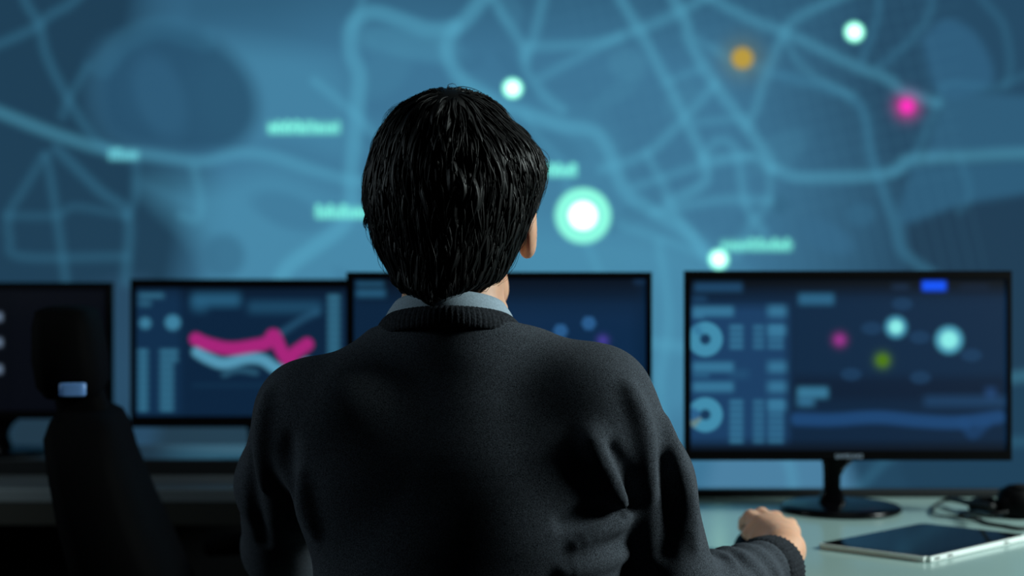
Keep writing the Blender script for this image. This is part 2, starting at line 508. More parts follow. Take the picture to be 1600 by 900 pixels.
    p.words(494, 612, 341, 21, T, 0.95); p.box(492, 612, 323, 340, T, 0.34, 8)
    p.words(171, 216, 250, 18, (112, 214, 226), 0.95); p.box(169, 217, 234, 250, (104, 196, 212), 0.5, 8)
    p.words(838, 900, 276, 20, T, 0.95); p.box(838, 901, 258, 275, T, 0.34, 8)
    p.words(1128, 1238, 392, 19, T, 0.85); p.box(1126, 1238, 375, 391, T, 0.30, 8)
    W = (185, 330, 285)
    for x, y in ((801, 138), (1123, 405), (1335, 50)):
        p.disc(x, y, 14.5, W, 0.95, 4); p.disc(x, y, 8, (330, 380, 350), 0.9, 8)
    p.disc(911, 337, 43, (146, 262, 232), 0.97, 4)
    p.mix(np.exp(-((np.hypot(p.X - 911, p.Y - 337) - 25) / 4) ** 2), (100, 205, 210), 0.6)
    p.disc(911, 337, 21, (330, 360, 340), 1.0, 5)
    p.glow(1160, 91, 20, (112, 118, 74), 0.6); p.disc(1160, 91, 16.5, (188, 156, 60), 0.95, 4)
    p.glow(1417, 166, 12, (225, 40, 165), 0.75); p.disc(1417, 166, 10.5, (255, 50, 190), 1.0, 4)
    return p
wall_disp = empty('wall_display', px(800, 764, WD + 0.1), 'huge wall display showing a glowing blue city road map', 'display')
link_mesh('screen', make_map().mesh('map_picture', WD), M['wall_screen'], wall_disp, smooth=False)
bm = bmesh.new()
xl, _, zt = px(-240, -330, WD); xr, _, zb = px(1840, 764, WD)
for (a, b, c, d) in ((xl - .05, xr + .05, zb - .05, zb), (xl - .05, xr + .05, zt, zt + .05), (xl - .05, xl, zb, zt), (xr, xr + .05, zb, zt)):
    add_box(bm, ((a + b) / 2, WD + 0.03, (c + d) / 2), (b - a, 0.1, d - c))
add_box(bm, ((xl + xr) / 2, WD + 0.105, (zb + zt) / 2), (xr - xl, 0.08, zt - zb))
bm_obj('frame', bm, M['desk_dark'], wall_disp)

# ------------------------------------------------------------------ desks
def desk(name, x0, x1, y0, y1, rail_y, rail_h, label, top='desk'):
    t = empty(name, ((x0 + x1) / 2, (y0 + y1) / 2, 0), label, 'desk')
    cx = (x0 + x1) / 2; cy = (y0 + y1) / 2
    bm = bmesh.new(); add_box(bm, (cx, cy, DESK - 0.0125), (x1 - x0, y1 - y0, 0.025), bevel=0.003)
    bm_obj('tabletop', bm, M[top], t)
    bm = bmesh.new(); add_box(bm, (cx, y0 + 0.01, DESK - 0.045), (x1 - x0 - 0.04, 0.02, 0.04))
    bm_obj('edge_beam', bm, M['desk_edge'], t)
    bm = bmesh.new(); add_box(bm, (cx, rail_y, DESK + rail_h / 2), (x1 - x0, 0.02, rail_h), bevel=0.002)
    bm_obj('back_rail', bm, M['desk_dark'], t)
    bm = bmesh.new(); add_box(bm, (cx, y1 - 0.05, 0.42), (x1 - x0 - 0.1, 0.018, 0.5))
    bm_obj('modesty_panel', bm, M['desk_dark'], t)
    for lx in (x0 + 0.05, x1 - 0.05):
        for ly in (y0 + 0.07, y1 - 0.1):
            bm = bmesh.new(); add_box(bm, (lx, ly, (DESK - 0.025) / 2), (0.05, 0.05, DESK - 0.025), bevel=0.004)
            bm_obj('leg', bm, M['desk_dark'], t)
    return t
desk('desk', -0.330, 1.75, 1.50, 2.225, 2.215, 0.014, 'glossy white desk the man works at, carrying the tablet')
desk('desk', -2.3, -0.30, 2.30, 2.95, 2.475, 0.030, 'grey desk further back at left, behind the office chair', 'grey_desk')

# ------------------------------------------------------------------ monitors
def ui_right():
    p = Picture(1079, 1573, 436, 704, 2.2, (8, 34, 60), 1.9)
    p.box(1060, 1590, 425, 455, (2, 7, 15), 0.97, 13)
    p.box(1238, 1573, 468, 600, (11, 40, 68), 0.7, 10)
    p.box(1238, 1573, 588, 625, (6, 25, 48), 0.8, 10)
    p.box(1060, 1590, 693, 720, (3, 12, 24), 0.9, 8)
    p.box(1075, 1231, 478, 690, (25, 64, 104), 0.85, 10)
    a = (62, 134, 170); b = (44, 104, 140)
    p.box(1085, 1160, 442, 456, (28, 72, 108), .8, 5); p.box(1083, 1104, 463, 472, (28, 72, 108), .6, 5)
    for y in (479, 566, 597):
        p.box(1083, 1146, y, y + 15, a, .62, 5); p.box(1200, 1228, y - 1, y + 16, a, .6, 7)
    p.box(1083, 1100, 491, 497, a, .5, 4); p.box(1083, 1108, 582, 590, b, .6, 4); p.box(1140, 1170, 579, 590, b, .3, 8)
    for y0, n in ((508, 4), (625, 7)):
        for k in range(n):
            y = y0 + k * 10
            p.box(1140, 1161, y, y + 7, a, .6, 4); p.box(1177, 1194, y, y + 7, a, .45, 4); p.box(1200, 1224, y, y + 7, a, .5, 4)
        p.box(1200, 1228, y0, y0 + 16, a, .5, 6)
    ang = np.degrees(np.arctan2(p.Y - 530, p.X - 1102))
    for cy in (530, 648):
        r = np.hypot(p.X - 1102, p.Y - cy)
        ring = np.clip((27 - r) / 3 + .5, 0, 1) * np.clip((r - 8) / 3 + .5, 0, 1)
        ang = np.degrees(np.arctan2(p.Y - cy, p.X - 1102))
        p.mix(ring, (64, 140, 172), .95)
        if cy == 530:
            p.mix(ring * np.exp(-((ang + 130) / 20) ** 2), (48, 112, 150), .8)
        else:
            p.mix(ring * np.clip((np.abs(ang) - 140) / 20, 0, 1) , (36, 84, 130), .9)
            p.mix(ring * np.clip((ang - 125) / 10, 0, 1) * np.clip((160 - ang) / 10, 0, 1), (110, 130, 120), .8)
        p.disc(1102, cy, 8, (18, 52, 84), .95, 3)
    p.box(1248, 1303, 459, 476, (44, 104, 140), .8, 6)
    p.box(1394, 1420, 445, 452, (26, 50, 80), .7, 6)
    p.box(1441, 1478, 439, 454, (12, 84, 250), 1, 5)
    p.box(1500, 1545, 445, 452, (14, 32, 56), .7, 6)
    p.glow(1312, 531, 7, (150, 48, 138), 1); p.glow(1379, 563, 8, (84, 130, 6), 1.0); p.disc(1379, 563, 7, (66, 112, 4), .6, 6)
    p.disc(1400, 511, 18, (70, 150, 180), .75, 8); p.disc(1400, 511, 10, (140, 240, 235), .95, 8)
    p.disc(1483, 531, 22, (80, 165, 192), .8, 9); p.disc(1483, 531, 13, (140, 240, 235), .95, 9)
    for x, y in ((1362, 513), (1437, 527), (1518, 555), (1438, 590), (1330, 585), (1410, 475)):
        p.blob(x, y, 16, 10, (28, 66, 102), .55)
    p.box(1246, 1294, 605, 622, a, .7, 6); p.box(1246, 1272, 622, 634, (56, 122, 160), .75, 7)
    p.box(1444, 1572, 619, 635, (34, 76, 118), .5, 8); p.box(1540, 1556, 606, 622, (40, 84, 140), .5, 8)
    p.line([(1246, 655), (1300, 656), (1370, 652), (1440, 658), (1500, 660), (1560, 652)], 20, (26, 70, 118), .85, 10)
    p.line([(1505, 660), (1520, 678), (1540, 662)], 16, (26, 70, 118), .5, 10)
    return p

def ui_chart():
    p = Picture(213, 595, 450, 650, 2.2, (8, 34, 60), 1.9)
    p.box(200, 600, 440, 458, (5, 13, 26), 0.8, 14)
    p.box(208, 282, 452, 648, (20, 56, 90), .4, 8)
    a = (64, 134, 166); b = (40, 98, 132)
    p.box(217, 256, 459, 465, a, .6, 4); p.box(217, 236, 470, 478, a, .4, 4)
    p.box(300, 375, 459, 478, b, .75, 8); p.box(388, 502, 471, 489, b, .4, 8); p.box(300, 324, 470, 488, b, .4, 8)
    p.disc(227, 505, 9, a, .75, 5); p.disc(270, 504, 12, a, .85, 5)
    for k in range(9):
        y = 546 + k * 11
        p.box(216, 231, y, y + 8, a, .62, 3); p.box(250, 278 if k < 2 else 271, y, y + 8, a, .58, 3)
    for k in range(17):
        y = 461 + k * 11
        p.box(512, 531, y, y + 8, a, .6, 3); p.box(555, 580, y, y + 8, a, .3, 3)
    p.line([(308, 550), (325, 560), (350, 568), (385, 560), (410, 562), (432, 576), (455, 582), (480, 568)], 17, (96, 172, 204), .72, 6)
    p.line([(350, 585), (372, 578), (400, 582)], 8, (70, 140, 172), .3, 6)
    p.line([(440, 520), (470, 500), (495, 488)], 10, (50, 110, 146), .35, 8)
    p.line([(306, 530), (325, 538), (360, 545), (400, 540), (418, 535), (428, 524), (438, 545), (450, 562), (460, 552), (470, 545), (480, 538)], 20, (168, 34, 122), .95, 4)
    p.box(300, 490, 600, 604, b, .12, 3)
    return p

def ui_centre():
    p = Picture(553, 1009, 436, 700, 2.4, (8, 34, 60), 1.9)
    p.box(550, 1012, 420, 458, (4, 11, 23), 0.95, 22)
    a = (44, 104, 140)
    p.box(557, 600, 440, 447, a, .5, 4); p.box(557, 602, 452, 464, a, .6, 5); p.box(990, 1008, 436, 444, (22, 52, 84), .7, 5)
    p.box(640, 1000, 480, 660, (16, 46, 80), .6, 20)
    for x, y, r in ((920, 505, 11.5), (876, 517, 11.5)):
        dx, dy = np.abs(p.X - x), np.abs(p.Y - y)
        d = np.maximum(dx * 0.866 + dy * 0.5, dy)
        p.mix(np.clip((r * .9 - d) / 2 + .5, 0, 1), (44, 96, 148), .8)
    p.glow(942, 532, 6, (80, 66, 170), .7)
    for k in range(5):
        p.blob(700 + k * 55, 560 + 20 * (k % 2), 30, 14, (26, 62, 100), .5)
    return p

def ui_dark():
    p = Picture(-180, 165, 452, 642, 2.4, (3, 5, 12))
    for y in (495, 535, 577):
        p.box(-30, 3, y - 6, y + 6, (110, 130, 155), .9, 6)
    for y in (495, 535, 577):
        p.box(-120, -50, y - 5, y + 5, (60, 80, 105), .5, 4)
    p.box(20, 160, 456, 640, (5, 7, 15), .6, 8)
    return p

def monitor(label, box, D, pic, neck_dx, gloss_base=True, chin_logo=False, base_dy=0.05):
    x0, x1, y0, y1 = box
    X0, _, Zt = px(x0, y0, D); X1, _, Zb = px(x1, y1, D)
    cx = (X0 + X1) / 2
    base_y = D + base_dy
    t = empty('monitor', (cx, base_y, DESK), label, 'monitor', None)
    sx0, sx1 = pic.X[0, 0], pic.X[-1, 0]; sy0, sy1 = pic.Y[0, 0], pic.Y[0, -1]
    iX0, _, iZt = px(sx0, sy0, D); iX1, _, iZb = px(sx1, sy1, D)
    bm = bmesh.new()
    def ring(a, b, c, d, y): return [bm.verts.new(q) for q in ((a, y, c), (b, y, c), (b, y, d), (a, y, d))]
    r = .003
    R = [ring(iX0, iX1, iZb, iZt, D + 0.0045), ring(iX0, iX1, iZb, iZt, D - 0.002), ring(X0 + r, X1 - r, Zb + r, Zt - r, D - 0.002),
         ring(X0, X1, Zb, Zt, D + 0.002), ring(X0, X1, Zb, Zt, D + 0.014),
         ring(X0 + .06, X1 - .06, Zb + .05, Zt - .05, D + 0.038)]
    for a, b in zip(R[:-1], R[1:]):
        for i in range(4):
            bm.faces.new((a[i], a[(i + 1) % 4], b[(i + 1) % 4], b[i]))
    bm.faces.new(R[0]); bm.faces.new(R[-1][::-1])
    bm_obj('casing', bm, M['black_plastic'], t)
    me = pic.mesh('screen_picture', D)
    link_mesh('screen', me, M['screen'], t, smooth=False)
    # neck: flares under the casing, slim, foot on the base
    nx = cx + neck_dx; bm = bmesh.new(); rings = []
    yN = D + 0.042
    for z, l, rr, th in ((DESK + .008, .030, .030, .026), (DESK + .016, .022, .022, .022), (DESK + .04, .014, .013, .018), (Zb - .030, .014, .0135, .018),
                         (Zb - .016, .0145, .021, .018), (Zb - .007, .016, .032, .018), (Zb + .002, .018, .042, .018), (Zb + .09, .03, .045, .018)):
        rings.append([(nx + (rr if math.cos(q) > 0 else l) * math.copysign(abs(math.cos(q)) ** .6, math.cos(q)),
                       yN + .5 * th * math.copysign(abs(math.sin(q)) ** .6, math.sin(q)), z) for q in np.linspace(0, 2 * math.pi, 20, endpoint=False)])
    add_loft(bm, rings)
    bm_obj('stand_neck', bm, M['gloss_black'], t, smooth=True)
    bm = bmesh.new()
    add_lathe(bm, (cx, base_y, DESK), [(.094, 0), (.097, .002), (.098, .006), (.094, .0095), (.08, .012), (.045, .0145), (.002, .0155)], 64, 1.0, 0.90)
    bm_obj('stand_base', bm, M['gloss_black'], t, smooth=True)
    if chin_logo:
        cu = bpy.data.curves.new('logo_text', 'FONT'); cu.body = 'SAMSUNG'; cu.size = 0.0098
        cu.align_x = 'CENTER'; cu.align_y = 'CENTER'; cu.extrude = 0.0002; cu.space_character = 0.98
        tmp = bpy.data.objects.new('logo_text', cu); COL.objects.link(tmp)
        bpy.context.view_layer.update()
        lm = bpy.data.meshes.new_from_object(tmp.evaluated_get(bpy.context.evaluated_depsgraph_get()))
        bpy.data.objects.remove(tmp)
        n = len(lm.vertices); a = np.empty(n * 3); lm.vertices.foreach_get('co', a); a = a.reshape(-1, 3)
        b = np.stack([cx + a[:, 0], D - 0.0024 - a[:, 2] * 0, (Zb + iZb) / 2 - .001 + a[:, 1]], 1); b[:, 1] -= a[:, 2]
        lm.vertices.foreach_set('co', b.ravel())
        lg = link_mesh('logo', lm, M['logo'], t, smooth=False); lg['label'] = 'silver maker lettering on the lower bezel'
    # row of vents on the back
    bm = bmesh.new()
    for k in range(7):
        add_box(bm, (cx - .09 + k * .03, D + .0385, Zt - .09), (.018, .002, .004))
    bm_obj('back_vents', bm, M['rubber'], t)
    return t
monitor('monitor at right with two ring charts, coloured dots and a pedestal foot', (1070, 1582, 423, 720), 2.03, ui_right(), -0.016, True, True)
monitor('monitor hidden in the middle by the man, its right part showing pale hexagons', (541, 1019, 425, 716), 2.12, ui_centre(), 0.0, base_dy=-0.0)
monitor('monitor at left showing a thick magenta line over pale blue', (203, 605, 436, 668), 2.60, ui_chart(), -0.016)
monitor('nearly black monitor at far left behind the office chair', (-190, 175, 441, 655), 2.74, ui_dark(), 0.0)

# ------------------------------------------------------------------ tablet
def quad_prism(name, c4, z0, z1, m, parent, bevel=0.0, lift=0):
    bm = bmesh.new()
    a = [bm.verts.new((x, y, z0)) for x, y in c4]; b = [bm.verts.new((x, y, z1)) for x, y in c4]
    bm.faces.new(a[::-1]); bm.faces.new(b)
    for i in range(4): bm.faces.new((a[i], a[(i + 1) % 4], b[(i + 1) % 4], b[i]))
    if bevel:
        vert = [e for e in bm.edges if abs(e.verts[0].co.z - e.verts[1].co.z) > 1e-5]
        bmesh.ops.bevel(bm, geom=vert, offset=bevel, segments=4, affect='EDGES')
    return bm_obj(name, bm, m, parent)
tN = np.array((0.552, 1.680)); tu = np.array((0.785, 0.620)); tw = np.array((-0.873, 0.488))
tw = np.array((-tu[1] * 0.93 - 0.08, tu[0] * 0.62)); tw /= np.linalg.norm(tw)
def tcorners(i):
    L, Wd = 0.250, 0.156
    p = lambda a, b: tuple(tN + tu * a + tw * b)
    return [p(i, i), p(L - i, i), p(L - i, Wd - i), p(i, Wd - i)]
tc = sum(np.array(c) for c in tcorners(0)) / 4
tab = empty('tablet', (tc[0], tc[1], DESK), 'thin tablet with silver rim and dark glass lying on the white desk', 'tablet')
quad_prism('body', tcorners(0), DESK + .001, DESK + .0075, M['silver'], tab, .006)
quad_prism('screen_glass', tcorners(.0025), DESK + .0075, DESK + .0082, M['tablet_glass'], tab, .005)
quad_prism('display', tcorners(.014), DESK + .0082, DESK + .0084, M['tablet_glass'], tab)
for a in (.02, .05, .19):
    q = tN + tu * a; bm = bmesh.new()
    add_box(bm, (q[0], q[1], DESK + .0042), (.012, .001, .002), math.atan2(tu[1], tu[0]))
    bm_obj('side_button', bm, M['black_plastic'], tab)

# ------------------------------------------------------------------ headset with its cable at the right
hs = empty('headset', desk_pt(1548, 800), 'black headset with looped band lying on the desk at the right edge', 'headset')
bm = bmesh.new()
band = spline([desk_pt(1552, 792, DESK + .02), desk_pt(1515, 786, DESK + .017), desk_pt(1486, 780.5, DESK + .012), desk_pt(1466, 786, DESK + .005), desk_pt(1457, 798, DESK + .004), desk_pt(1466, 805.5, DESK + .004),
               desk_pt(1495, 808, DESK + .005), desk_pt(1530, 812, DESK + .006)], 8)
add_tube(bm, band, list(np.interp(np.linspace(0, 1, len(band)), [0, .25, .4, .55, .8, 1], [.0055, .0045, .0025, .002, .0022, .003])))
bm_obj('headband', bm, M['rubber'], hs, smooth=True)
for (x, y, z, rx, ry, rz) in ((1592, 808, .028, .034, .030, .028), (1540, 803, .014, .026, .03, .014)):
    c = desk_pt(x, y); bm = bmesh.new()
    add_lathe(bm, (c[0], c[1], DESK), [(rx * .7, 0), (rx, .006), (rx * 1.02, z * .9), (rx * .9, z * 1.5), (rx * .5, z * 1.8), (.002, z * 1.85)], 28, 1, ry / rx)
    cup = bm_obj('ear_cup', bm, M['black_plastic'], hs, smooth=True)
    bm = bmesh.new(); bmesh.ops.create_icosphere(bm, subdivisions=2, radius=rx * .5)
    for v in bm.verts: v.co = Vector((v.co.x + c[0], v.co.y + c[1] - .006, v.co.z * .35 + DESK + z * 1.72))
    bm_obj('ear_pad', bm, M['foam'], cup, smooth=True)
bm = bmesh.new()
pts = [desk_pt(*q) for q in ((1530, 812, DESK + .003), (1545, 818, DESK + .003), (1570, 822, DESK + .003), (1600, 826, DESK + .003), (1640, 818, DESK + .003), (1650, 800, DESK + .003), (1600, 797, DESK + .003), (1560, 786, DESK + .003), (1610, 783, DESK + .003), (1680, 790, DESK + .003))]
add_tube(bm, spline(pts, 8), .003, 8)
bm_obj('cable', bm, M['rubber'], hs, smooth=True)
bm = bmesh.new()
add_tube(bm, spline([desk_pt(1575, 800, DESK + .035), desk_pt(1548, 803, DESK + .03), desk_pt(1525, 800, DESK + .017), desk_pt(1500, 804, DESK + .008)], 8), [.003] * 24 + [.0045], 8)
bm_obj('microphone_boom', bm, M['rubber'], hs, smooth=True)

# ------------------------------------------------------------------ office chair at left, seen from its side
CH = np.array((-0.643, 1.93)); CA = math.radians(13)
def ch(f, s, z):
    """forward, sideways (away from the camera), up"""
    return (CH[0] + f * math.cos(CA) - s * math.sin(CA), CH[1] + f * math.sin(CA) + s * math.cos(CA), z)
chair = empty('office_chair', (CH[0] + .2, CH[1], 0), 'black high-backed office chair standing empty at the left desk', 'chair')
def pad(name, secs, m, parent, e=.45):
    """loft of rounded rectangles: (forward, z, half thickness, half width)"""
    bm = bmesh.new(); rings = []
    for f, z, th, wd in secs:
        rings.append([ch(f + th * math.copysign(abs(math.cos(q)) ** e, math.cos(q)), wd * math.copysign(abs(math.sin(q)) ** e, math.sin(q)), z) for q in np.linspace(0, 2 * math.pi, 32, endpoint=False)])
    add_loft(bm, rings)
    return bm_obj(name, bm, m, parent, smooth=True)
pad('headrest', [(-.035, 1.078, .020, .08), (-.032, 1.072, .038, .115), (-.030, 1.05, .044, .13), (-.026, 1.0, .048, .135), (-.022, .962, .046, .13), (-.020, .945, .036, .11)][::-1], M['chair_black'], chair)
pad('headrest_bracket', [(.0, .87, .035, .05), (-.004, .90, .036, .05), (-.012, .935, .036, .05), (-.018, .96, .034, .05)], M['chair_black'], chair)
pl = pad('gap_stand_in', [(-.010, .952, .016, .006), (-.010, .9535, .018, .006), (-.010, .969, .018, .006), (-.010, .9705, .016, .006)], M['bright_gap'], chair, .5)  # added plate in place of the bright gap below the headrest
q = np.array(ch(0, -.138, 0)) - np.array(ch(0, 0, 0))
pl.location = pl.location + Vector(q)
pl['label'] = 'pale blue plate standing in for the bright gap under the headrest'
pad('backrest', [(.125, .52, .060, .20), (.105, .56, .072, .22), (.085, .62, .074, .225), (.055, .70, .070, .225), (.028, .78, .062, .22), (.008, .85, .056, .20), (.0, .89, .054, .18), (-.002, .912, .046, .15), (-.002, .922, .03, .12)], M['chair_black'], chair)
pad('seat', [(.34, .425, .22, .20), (.34, .435, .245, .235), (.34, .47, .25, .245), (.34, .49, .24, .235), (.34, .497, .20, .20)], M['chair_black'], chair)
for sgn in (-1, 1):
    bm = bmesh.new()
    add_tube(bm, [ch(.30, sgn * .25, .44), ch(.30, sgn * .275, .50), ch(.28, sgn * .28, .60), ch(.27, sgn * .28, .64)], .016, 10)
    am = bm_obj('armrest', bm, M['chair_black'], chair, smooth=True)
    bm = bmesh.new(); c = ch(.29, sgn * .28, .65); add_box(bm, c, (.25, .075, .03), CA, .012, 3)
    bm_obj('arm_pad', bm, M['chair_black'], am)
bm = bmesh.new(); add_tube(bm, [ch(.30, 0, .1), ch(.30, 0, .24), ch(.30, 0, .25), ch(.30, 0, .43)], [.03, .03, .02, .02], 16)
bm_obj('gas_column', bm, M['desk_dark'], chair, smooth=True)
hub = np.array(ch(.30, 0, 0))
bm = bmesh.new()
for k in range(5):
    a = k * 2 * math.pi / 5 + .3
    add_tube(bm, [hub + (0, 0, .13), hub + np.array((math.cos(a) * .15, math.sin(a) * .15, .105)), hub + np.array((math.cos(a) * .29, math.sin(a) * .29, .075))], [.03, .024, .016], 10)
star = bm_obj('star_base', bm, M['desk_dark'], chair, smooth=True)
for k in range(5):
    a = k * 2 * math.pi / 5 + .3; c = hub + np.array((math.cos(a) * .29, math.sin(a) * .29, .03)); d = np.array((-math.sin(a), math.cos(a), 0)) * .022
    bm = bmesh.new(); add_tube(bm, [c - d, c - d * .6, c + d * .6, c + d], [.022, .03, .03, .022], 16)
    bm_obj('caster', bm, M['rubber'], star, smooth=True)

# ------------------------------------------------------------------ stool under the man (out of frame)
st = empty('stool', (-.045, 1.34, 0), 'low dark stool the man sits on', 'stool')
bm = bmesh.new(); add_lathe(bm, (-.045, 1.36, 0), [(.14, .352), (.18, .356), (.19, .375), (.186, .395), (.17, .405), (.002, .408)], 40)
bm_obj('seat', bm, M['chair_black'], st, smooth=True)
for k in range(4):
    a = k * math.pi / 2 + math.pi / 4
    bm = bmesh.new(); add_tube(bm, [(-.045 + .13 * math.cos(a), 1.36 + .13 * math.sin(a), .354), (-.045 + .2 * math.cos(a), 1.36 + .2 * math.sin(a), 0)], .014, 10)
    bm_obj('leg', bm, M['desk_dark'], st, smooth=True)

# ------------------------------------------------------------------ computer mouse under the right hand
def sdf_mouse(P):
    d = d_ell(P, (.333, 1.705, .748), (.034, .062, .033))
    return smax(d, DESK + .0015 - P[:, 2], .004)
ms = link_mesh('computer_mouse', sdf_mesh('mouse_shell', sdf_mouse, (.29, 1.63, .73), (.38, 1.78, .79), .0025), M['black_plastic'], origin=(.326, 1.705, DESK))
tag(ms, "black computer mouse under the man's right hand on the white desk", 'mouse')
bm = bmesh.new(); add_tube(bm, [(.323, 1.745, .772), (.329, 1.745, .772)], .006, 14)
bm_obj('scroll_wheel', bm, M['rubber'], ms, smooth=True)

# ------------------------------------------------------------------ the man
SHL = (-.212, 1.345, .968); ELL = (-.279, 1.545, .787); WRL = (-.150, 1.735, .774)
SHR = (.088, 1.345, .985); ELR = (.170, 1.325, .772); WRR = (.312, 1.505, .773)
HC = np.array((-.062, 1.40, 1.195)); HY = math.radians(-6)
def to_head(P):
    q = P - HC.astype(np.float32); c, s = math.cos(-HY), math.sin(-HY)
    return np.stack([q[:, 0] * c - q[:, 1] * s, q[:, 0] * s + q[:, 1] * c, q[:, 2]], 1)

def hand(P, joints):
    """joints: wrist, four fingers [mcp, pip, dip, tip], thumb [cmc, mcp, ip, tip]"""
    W, F, T = joints
    d = np.full(len(P), 9.0, np.float32)
    rr = (.0110, .0112, .0106, .0095)
    for (m, p, i, t), r in zip(F, rr):
        d = smin(d, d_cone(P, W, m, .0195, r * 1.12), .014)
    for (m, p, i, t), r in zip(F, rr):
        f = d_cone(P, m, p, r, r * .90)
        f = smin(f, d_cone(P, p, i, r * .90, r * .80), .004)
        f = smin(f, d_cone(P, i, t, r * .80, r * .66), .004)
        d = smin(d, f, .005)
    c, m, i, t = T
    f = smin(d_cone(P, c, m, .016, .0125), smin(d_cone(P, m, i, .012, .0105), d_cone(P, i, t, .0105, .0080), .004), .006)
    return smin(d, f, .010)
HR = ((.338, 1.575, .780),
      [[(.327, 1.668, .793), (.322, 1.712, .795), (.320, 1.738, .784), (.320, 1.757, .773)],
       [(.342, 1.675, .7945), (.339, 1.722, .7965), (.338, 1.751, .785), (.338, 1.770, .773)],
       [(.354, 1.666, .792), (.355, 1.706, .795), (.356, 1.730, .782), (.357, 1.746, .768)],
       [(.364, 1.648, .788), (.369, 1.680, .791), (.373, 1.700, .777), (.375, 1.714, .762)]],
      [(.328, 1.592, .776), (.321, 1.634, .780), (.316, 1.668, .782), (.314, 1.694, .777)])
HL = ((-.142, 1.750, .770),
      [[(-.085, 1.826, .775), (-.066, 1.862, .772), (-.054, 1.882, .762), (-.046, 1.896, .752)],
       [(-.104, 1.842, .777), (-.088, 1.884, .776), (-.077, 1.908, .765), (-.070, 1.924, .753)],
       [(-.124, 1.848, .775), (-.114, 1.888, .774), (-.107, 1.911, .763), (-.102, 1.927, .752)],
       [(-.142, 1.846, .771), (-.138, 1.876, .769), (-.135, 1.894, .760), (-.133, 1.908, .751)]],
      [(-.118, 1.764, .764), (-.088, 1.782, .760), (-.062, 1.800, .757), (-.042, 1.816, .754)])

TORSO = smooth_table([.48, .60, .70, .80, .87, .93, .98, 1.02, 1.05, 1.08],
    [-.045, -.045, -.044, -.043, -.043, -.046, -.052, -.058, -.063, -.066],
    [1.335, 1.325, 1.322, 1.326, 1.334, 1.343, 1.352, 1.358, 1.362, 1.364],
    [.168, .160, .158, .163, .172, .172, .150, .118, .090, .070],
    [.125, .117, .114, .116, .118, .112, .098, .084, .076, .068])

def sdf_head(P):
    q = to_head(P)
    d = d_ell(q, (0, -.008, .022), (.075, .094, .088))
    d = smin(d, d_ell(q, (0, .045, -.045), (.050, .050, .072)), .03)
    d = smin(d, d_cone(q, (-.03, .06, -.095), (.03, .06, -.095), .020, .020), .03)      # chin
    d = smin(d, d_cone(q, (0, .092, .004), (0, .112, -.034), .008, .013), .012)         # nose
    d = smin(d, d_cone(q, (-.035, .078, .022), (.035, .078, .022), .010, .010), .02)    # brow
    for s in (-1, 1):
        d = smax(d, -d_ell(q, (s * .031, .098, .004), (.017, .014, .011)), .012)        # eye hollow
        d = smin(d, d_ell(q, (s * .031, .081, .004), (.0125, .0125, .0115)), .003)      # eyeball
        d = smin(d, d_ell(q, (s * .012, .104, -.036), (.010, .010, .008)), .006)        # nostril wing
        d = smin(d, d_ell(q, (s * .034, .06, -.03), (.022, .024, .022)), .02)           # cheek
        e = d_ell(q, (s * .0815, -.004, -.018), (.010, .020, .034))                     # ear
        e = smin(e, d_ell(q, (s * .079, .006, -.046), (.008, .011, .012)), .008)        # lobe
        e = smax(e, -d_ell(q, (s * .092, .004, -.014), (.009, .012, .021)), .004)
        d = smin(d, e, .006)
    d = smin(d, d_cone(q, (-.018, .094, -.062), (.018, .094, -.062), .007, .007), .007) # lips
    d = smin(d, d_cone(q, (-.015, .092, -.073), (.015, .092, -.073), .0075, .0075), .007)
    d = smax(d, -d_cone(q, (-.022, .104, -.0675), (.022, .104, -.0675), .0025, .0025), .003)
    return d

def sdf_body(P):
    d = sdf_head(P)
    d = smin(d, d_cone(P, (-.066, 1.364, 1.02), (-.063, 1.382, 1.13), .058, .054), .03)
    Z, cx, cy, A, B = TORSO
    t = d_stack(P, Z, cx, cy, A - .014, B - .014, 2.2)
    d = smin(d, t, .02)
    for sh, el, wr, H in ((SHL, ELL, WRL, HL), (SHR, ELR, WRR, HR)):
        a = d_cone(P, sh, el, .044, .034)
        a = smin(a, d_cone(P, el, wr, .034, .0245), .015)
        a = smin(a, d_cone(P, wr, H[0], .0245, .021), .012)
        d = smin(d, a, .02)
        d = smin(d, hand(P, H), .012)
    return d
body_me = sdf_mesh('person_skin', sdf_body, (-.36, 1.19, .62), (.42, 1.96, 1.33), .0032)
ORG = (-.045, 1.34, 0)
person = link_mesh('person', body_me, M['skin'], origin=ORG)
tag(person, 'person with black hair and charcoal sweater seen from behind, one hand on a mouse', 'person')

# --- sweater
def sdf_sweater_base(P):
    Z, cx, cy, A, B = TORSO
    d = d_stack(P, Z, cx, cy, A, B, 2.0)
    d = smin(d, d_cone(P, (-.10, 1.358, 1.005), SHL, .060, .056), .03)
    d = smin(d, d_cone(P, (-.03, 1.358, 1.012), SHR, .062, .056), .03)
    # shoulder blades
    d = smin(d, d_ell(P, (-.165, 1.305, .935), (.06, .045, .08)), .05)
    d = smin(d, d_ell(P, (.075, 1.305, .945), (.06, .045, .08)), .05)
    eL = (ELL[0], ELL[1], ELL[2])
    mL = (-.250, 1.42, .888)
    aL = smin(d_cone(P, SHL, mL, .062, .056), d_cone(P, mL, eL, .056, .0465), .02)
    aL = smin(aL, d_cone(P, eL, WRL, .0465, .033), .02)
    d = smin(d, aL, .016)
    mR = (.133, 1.342, .90)
    aR = smin(d_cone(P, SHR, mR, .060, .056), d_cone(P, mR, ELR, .056, .050), .02)
    aR = smin(aR, d_cone(P, ELR, WRR, .049, .036), .02)
    d = smin(d, aR, .014)
    return d
